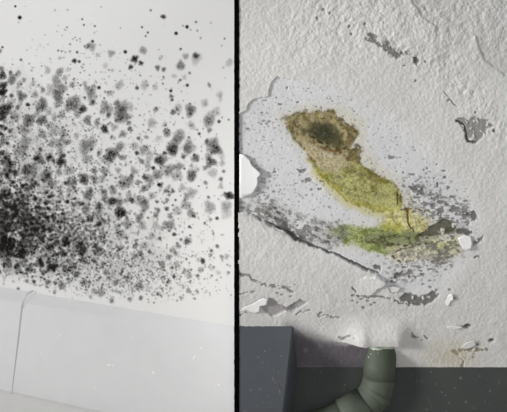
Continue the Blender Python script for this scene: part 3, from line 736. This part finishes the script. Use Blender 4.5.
# ------------------------------------------------------------------ black mould on the left wall
# large colonies traced from the photograph: x, y, radius (pixels), darkness
SPOTS = """15.3 6.3 1.2 .8;19.7 17.5 2 .95;2.4 47.2 1.2 .7;21 59.8 1.5 .5;67 27.3 1 .5;40 44.6 .8 .25;72.9 39 1 .3;76.8 40.2 1 .35;70 44.2 1.1 .45;69.9 51.4 1.3 .35;77.1 52.2 1.4 .6;59.6 58 2.4 .4;74.1 60.7 2.8 .95;79.2 61.5 1.6 .7;
82.2 19.2 1.1 .6;83.9 24.9 1.1 .6;94.8 26 1.1 .6;150.7 10.2 1.3 .45;142 27.1 1.1 .7;147.8 32.5 1.2 .6;145.6 36 1.2 .45;92.5 41.3 1.6 .7;87.9 45.7 3 .75;91.8 47 4.5 .55;84.7 46.8 1 .4;111 53.3 4 .6;125.3 51.9 1.8 .85;143 50.3 4.2 .6;134.6 58.7 4.2 .95;140.6 62.9 2.5 .95;97.3 55 2.8 .35;
163 16.4 2.2 .9;187 26.8 1.8 .85;183 25.7 1 .45;196 22 1.3 .5;190.6 29.7 .9 .4;197.3 30.6 1 .5;176.1 33.3 1.8 .85;200.6 38 1.2 .35;211 22.9 1.3 .2;224.6 38.6 1 .6;221.6 45.7 .9 .35;180.7 49 1.4 .55;185.3 56 3.5 .55;195.7 55.4 3.4 .85;196.3 58.7 5.5 .35;160.8 57.6 2.2 .3;229 62.3 4 .4;180.2 64.7 4.8 .5;
2.4 75.8 5 .9;4 85 4 .9;3 91 5 .9;11.8 79 6 .75;18 73.4 3.5 .6;19 84.5 4 .5;23.7 79.7 2.5 .7;47.3 70.3 4.2 .45;59.2 72.3 5 .65;67.8 69.5 3 .35;64.7 78 3.5 .5;55.2 79.7 5 .6;33 83.7 4 .35;71.8 84.5 3.5 .6;60 87.6 8 .6;50.5 90 6 .45;21.3 96.3 6.5 .75;35 94.7 4 .55;42.6 90 3.5 .65;57.6 95.5 6 .7;72.6 104 9 .8;41.8 105 7 .8;4 110.5 8 .9;17.4 107.3 3 .85;11 104 6 .45;27.6 104.6 2 .8;58.4 102.6 5 .6;29 120 7 .8;41.8 120 6 .85;15 116.8 6 .5;37 113.6 4 .5;49 111.3 4 .45;54.4 116.8 4 .5;61.5 115.2 4 .6;77.3 114.4 4 .6;
130.5 67 2.8 .9;157.5 67.5 3 .8;163.5 69.3 2.5 .85;112.3 70.3 2 .2;105.2 65.5 3.5 .3;119.4 85 5 .5;144.7 85 5 .4;155 87 3.3 .35;137 88 2 .6;110 93 3.5 .5;90.3 90 7 .65;91.8 97 6 .5;84.7 83.7 3 .5;99 87.6 1.8 .8;92.6 102.6 3.5 .75;82.4 109 4.5 .9;106 108 7 .65;121 105.7 7 .55;129 107 5 .45;121 115 8 .8;108.4 115 3 .8;155.5 109.2 2.8 .7;129 116 4 .5;87 120 5 .75;129 123 2.5 .7;151.8 123 5.5 .5;96.6 123 4 .6;117 103 4 .6;
181 66 4.5 .5;174 75.8 3 .3;184 77 3 .25;180.2 80 1.4 .6;189.7 73 1.5 .45;187.3 85.2 1.7 .75;209 84.8 2.3 .7;219.7 94.2 3.5 .4;220.2 99 3 .25;170.8 90.8 1.7 .75;171 96 2.4 .75;172 99.8 1.6 .7;204.4 103 4 .45;172.7 112 3 .8;177.9 109 5 .45;190.5 110.2 6 .8;216.5 111 4.5 .4;209.5 119 6.5 .6;191 123.4 3.2 .4;164.5 124.4 3 .5;219 121.5 1.8 .7;
1.6 127 3 .8;25 129.5 8 .5;53.6 131 7 .5;42.6 134 5 .65;63 134 6 .6;2.4 142 5 .75;51.3 143.7 4 .65;59 143 7 .5;25 142 6 .55;67.8 142 4 .7;40.2 149.5 2.8 .8;19.7 151.5 8 .5;76.5 135.8 3.5 .45;37.9 158.3 6 .7;60.7 161 6 .98;49.7 157 5 .7;5.5 160 8 .8;31.5 170.5 9 .6;25 169.7 5 .75;46.5 176 8 .7;69.4 170.5 6 .5;58.4 172 4 .6;60 151.5 5 .6;71 181.5 7 .6;9.5 170.5 8 .7;52 183 5 .6;48 125.5 3 .7;
104.4 129 4.5 .95;114 127 4 .5;122.6 134.2 4 .65;129.7 128.7 2.8 .8;112.3 137.4 3 .5;138.4 138 2.3 .8;146.2 137 2.6 .6;158 138.5 3.5 .35;92.6 140.5 5 .45;86.3 146.8 8 .65;119.4 147 5.5 .7;134.4 146 5 .45;111.5 154 7 .85;106.8 159.4 6 .6;144.7 150 6 .55;99 153.4 2.8 .75;136.8 153 2.5 .9;121.8 157.4 3.5 .7;87 158.6 6 .55;141.5 161.3 3.2 .8;149.4 157 5 .45;157.3 160 4 .8;147.8 165.7 4 .5;93.9 170.8 3.2 .75;104.4 171.3 5 .65;117.9 170.5 3.5 .55;133.6 171.3 5 .55;153.3 168 2 .8;84 179 6 .85;94 179 5 .7;102 178.4 4 .5;125.7 182.5 7.5 .65;131.3 176.8 3 .75;137.6 182.3 3 .65;148.6 179 6 .65;144 176.8 3 .85;157.3 174.4 5.5 .7;
191.6 126.6 3.8 .4;207 122 5.5 .4;166.8 132.6 4 .75;178.7 135.8 6.5 .7;174 143 6 .65;172.4 150 6 .9;189 146 6.5 .6;187.3 150 5 .6;209 130 2.5 .7;212.6 146 8 .75;206.3 141.3 2.5 .85;217.3 150 5 .7;161.3 160.2 6.5 .8;164.5 153 2.3 .9;183 156.6 2.5 .85;195.2 157.9 4.5 .8;210.2 161.3 6 .85;168.4 170.5 7 .65;178.7 166.5 5 .7;191.3 175.2 6 .85;177 176 6 .5;191.3 165.7 2.2 .5;204.7 168 3 .65;212.6 172.8 5 .45;222 163.4 3 .45;220.5 179 2 .75;223.6 171.3 1.8 .5;205.2 182.8 2.3 .7;160.5 185 3 .8;199.2 133.7 1.6 .65;196.8 169 3 .4;221.3 155.5 4 .3;
113 190.3 5 .65;103.7 192.6 4.5 .75;88.7 194.2 6 .8;143 188.7 3.5 .8;147.8 186.3 3.5 .6;158.9 184.7 2 .8;131.3 200.5 3 .9;129 195 4 .5;112.3 201.3 5 .9;106.8 200.5 5 .6;140.7 200.5 6 .6;120.2 212.3 6.5 .98;118.6 203 5 .65;99 205.2 4 .8;98 214 7 .6;144.7 206 6 .7;139 217.9 4.5 .75;155.7 215.5 3.2 .75;151.8 195.8 4.5 .55;86.3 208.4 6 .7;99 223.8 3.5 .85;104.4 221.8 2.5 .8;127.3 223.4 5 .6;89.5 218.6 4 .8;117 227.3 4 .5;142.3 225.7 5 .5;151.8 236 3.5 .5;102 236 5 .45;92.6 234.4 5 .5;121 234.4 5 .4;155.7 225 4 .5;
166 191 2.8 .85;172.4 191 2.5 .85;168.4 187 3 .5;182 188 4.2 .45;192 192.6 5.5 .5;186.5 195.8 4 .6;185.8 204.4 5.5 .55;177 210.8 5 .45;190.5 213 4.5 .65;193.6 215.5 2.3 .8;220.5 186 2.8 .5;208.6 197.3 1.6 .5;209.4 207 6.5 .55;228.7 195.4 4.5 .98;226 206 6 .55;226 214 5.5 .3;166.8 200 2.4 .7;175.5 200 1.3 .6;157.4 210 2.8 .75;170 216.3 2.8 .75;170 225.7 5 .7;165 223.4 3 .6;161.3 228 3 .55;174 234.4 2 .7;188 240.7 4 .65;159.7 238.4 2 .55;181 239.6 1.7 .5;189.4 226.8 1.6 .65;204.7 223 1.4 .55;210.5 219.4 2 .35;217 218.3 1.8 .7;166 208.4 2.5 .5;
4 241.5 8 .98;20.5 252.6 7 .95;9.5 248 7 .9;66 241.6 5 .97;52 246.3 3 .8;52.8 267.6 4 .98;50.5 265 6 .6;63 252.6 4 .8;16.6 266 3.5 .85;6 260.5 6 .7;44 272 3 .7;48 281.8 3 .75;30 267 4 .65;61.5 285 5 .65;71 268.4 4 .7;76.5 274 4 .75;69.4 280 4 .5;54.4 291.3 2.5 .5;4 278.3 3 .35;26.8 281 2 .45;39.4 260.5 4 .6;
81.6 249.5 6 .85;98 250 6 .75;95 245.5 3.5 .75;82.4 260.5 4 .8;135.2 245.5 3 .75;144 245.5 4.5 .45;149.4 251.8 2.3 .75;140 254 3.5 .65;116.3 282.6 3 .6;127.3 277 3.5 .6;139 285.7 4.5 .65;100.5 292.8 5 .6;111.5 300.7 2.8 .7;140.7 297.9 2.3 .75;129.7 299 3 .5;90.3 296.8 2.3 .55;93.4 290.5 3 .55;151.8 274.7 2.3 .5;133.6 255.8 4 .35;106.8 273 4 .45;84 282.6 4 .65;
177.9 245.5 3 .65;185.8 242 3 .65;175.5 253.4 2.5 .65;168.4 257.4 3.5 .6;172.4 250 3 .5;162 266 4 .65;177 264.5 3 .5;185 270.8 2.6 .5;189.4 275.5 3 .55;202.6 261 2.8 .9;198.4 260 2.5 .4;200.8 270 3 .55;210 255.3 2.3 .55;211.3 250.7 1.8 .55;217.3 246.3 2 .5;221.6 257 2.4 .6;226.5 256.3 2.2 .55;211.3 267.6 3.2 .4;197.6 275.8 2 .5;228.4 272.7 1.8 .4;168.4 281.3 2.4 .65;174.2 276.6 1.8 .6;188 290.5 2.2 .6;181 297.9 2.4 .6;196.8 292 3 .35;158.2 293.6 2.4 .55;171.6 267.6 2.5 .6;218 272.3 2.5 .3"""
spots = np.array([[float(a) for a in s.split()] for s in SPOTS.replace('\n', '').split(';') if s.strip()])
order = np.argsort(-spots[:, 2]); spots = spots[order]
big, small = spots[:300], spots[300:]

# the fine speckle and grey bloom between the colonies: one thin film, its thickness sampled on a fine grid
FX = np.arange(-84, 233.6, 0.5); FY = np.arange(2, 310, 0.5)
GX, GY = np.meshgrid(FX, FY); keep_clear = np.zeros_like(GX)
A = np.zeros_like(GX)
def floor_line(x): return 277 + 0.29 * np.clip(x, -40, 70) - 0.02 * np.clip(x, 0, 300) + 0.07 * np.clip(x - 70, 0, 200)
def splat(x, y, r, a):
    i0, i1 = np.searchsorted(FX, [x - 2.2 * r - 1, x + 2.2 * r + 1]); j0, j1 = np.searchsorted(FY, [y - 2.2 * r - 1, y + 2.2 * r + 1])
    if i1 <= i0 or j1 <= j0: return
    d = np.hypot(GX[j0:j1, i0:i1] - x, GY[j0:j1, i0:i1] - y) / r
    k = a * sstep(1.45, .35, d)
    A[j0:j1, i0:i1] = 1 - (1 - A[j0:j1, i0:i1]) * (1 - k)
def cloud(cx, cy, sx, sy, n, r0, r1, a0, a1):
    for _ in range(n):
        x, y = rng.normal(cx, sx), rng.normal(cy, sy)
        if y > floor_line(x) + rng.normal(0, 3) or x < -83 or x > 232: continue
        splat(x, y, r0 + (r1 - r0) * rng.random() ** 2.2, a0 + (a1 - a0) * rng.random())
cloud(5, 222, 30, 28, 2300, .7, 2.4, .2, .75)
cloud(60, 245, 34, 22, 1700, .6, 1.7, .1, .55)
cloud(112, 272, 30, 17, 1250, .5, 1.3, .1, .42)
cloud(165, 280, 24, 15, 420, .5, 1.3, .15, .5)
cloud(190, 245, 26, 30, 160, .5, 1.3, .2, .5)
cloud(105, 220, 32, 26, 450, .6, 1.8, .15, .5)
cloud(45, 125, 38, 30, 900, .45, 1.15, .15, .65)
cloud(45, 175, 38, 26, 900, .45, 1.25, .15, .6)
cloud(135, 150, 42, 42, 600, .45, 1.2, .2, .65)
cloud(90, 60, 30, 22, 90, .5, 1.1, .2, .5)
cloud(-15, 130, 14, 40, 500, .7, 3, .3, .8)
for x, y, r, d in small: splat(x, y, r * 1.0, min(1, d * 1.1))
# bloom
def gauss(cx, cy, sx, sy): return np.exp(-((GX - cx) / sx) ** 2 - ((GY - cy) / sy) ** 2)
n8 = fbm(GX, GY, 8, 4, 71); n3 = fbm(GX, GY, 3, 3, 72); n25 = fbm(GX, GY, 26, 3, 73)
bloom = .70 * gauss(-14, 222, 62, 46) + .30 * gauss(55, 232, 48, 34) + .18 * gauss(0, 130, 40, 50) + .07 * gauss(60, 160, 55, 50) + .14 * gauss(110, 255, 60, 35)
bloom = bloom * sstep(.28, .66, n8 * .55 + n3 * .45) * sstep(5, -9, GY - floor_line(GX) + (n8 - .5) * 14) * (.55 + .9 * n25)
A = 1 - (1 - A) * (1 - np.clip(bloom, 0, .92))
A *= sstep(.15, .45, n3 + .22)
A *= sstep(-84, -30, GX + (n25 - .5) * 40)
film_v = on_wall(GX, GY, 0.00012)
fine = grid_mesh('fine_mould', film_v, len(FY), len(FX), M_film, wall_left, keep=A > 0.03, dens=A)
fine['kind'] = 'stuff'; fine['label'] = 'fine black speckle and grey bloom between the mould spots'

# colony meshes: low fuzzy domes, a few outlines shared by all
ROT = Matrix(((E1[0], 0, NW[0]), (E1[1], 0, NW[1]), (0, 1, 0)))
def spot_mesh(seed):
    R = np.random.default_rng(seed); k = 12; vv = []; ff = []; dd = []
    lob = R.normal(0, 1, 4); ph = R.random(4) * 6.28
    th = np.arange(k) * 2 * math.pi / k
    edge = 1 + .10 * sum(lob[j] * np.cos((j + 2) * th + ph[j]) for j in range(3)) + R.normal(0, .05, k)
    for rr, dn, hh in ((1.36, 0.0, 0.0), (.92, .58, .6), (.45, .9, .9)):
        for i in range(k):
            a = th[i] + R.normal(0, .04); q = rr * edge[i]
            vv.append((q * math.cos(a), q * math.sin(a), hh)); dd.append(np.clip(dn * (1 + R.normal(0, .12)), 0, 1.0))
    vv.append((0, 0, 1.0)); dd.append(1.0)
    for g in (0, 1):
        ff += [(g * k + i, g * k + (i + 1) % k, (g + 1) * k + (i + 1) % k, (g + 1) * k + i) for i in range(k)]
    ff += [(2 * k + i, 2 * k + (i + 1) % k, 3 * k) for i in range(k)]
    me = bpy.data.meshes.new('mould_spot'); me.from_pydata(vv, [], ff)
    a = me.attributes.new('dens', 'FLOAT', 'POINT'); a.data.foreach_set('value', np.array(dd, np.float32))
    me.polygons.foreach_set('use_smooth', [True] * len(me.polygons)); me.materials.append(M_spot)
    return me
variants = [spot_mesh(100 + i) for i in range(14)]
PXM = 0.00140
for i, (x, y, r, d) in enumerate(big):
    o = bpy.data.objects.new('mould_spot', variants[i % 14]); COL.objects.link(o); o.parent = wall_left
    p = on_wall(x, y, 0.00022 + i * 0.0000025)
    s = r * PXM * (0.93 if r > 2.2 else 1.1)
    a = rng.random() * 6.28
    o.matrix_world = Matrix.Translation(Vector(p)) @ (ROT @ Matrix.Rotation(a, 3, 'Z')).to_4x4() @ Matrix.Diagonal((s * rng.uniform(.92, 1.1), s * rng.uniform(.92, 1.1), 0.0004, 1))
    k = min(1.45, .15 + d ** 2.0 * .92 + (.1 if d >= .9 else 0))
    o.color = (k, k, k, 1)
print('spots', len(big), len(small))
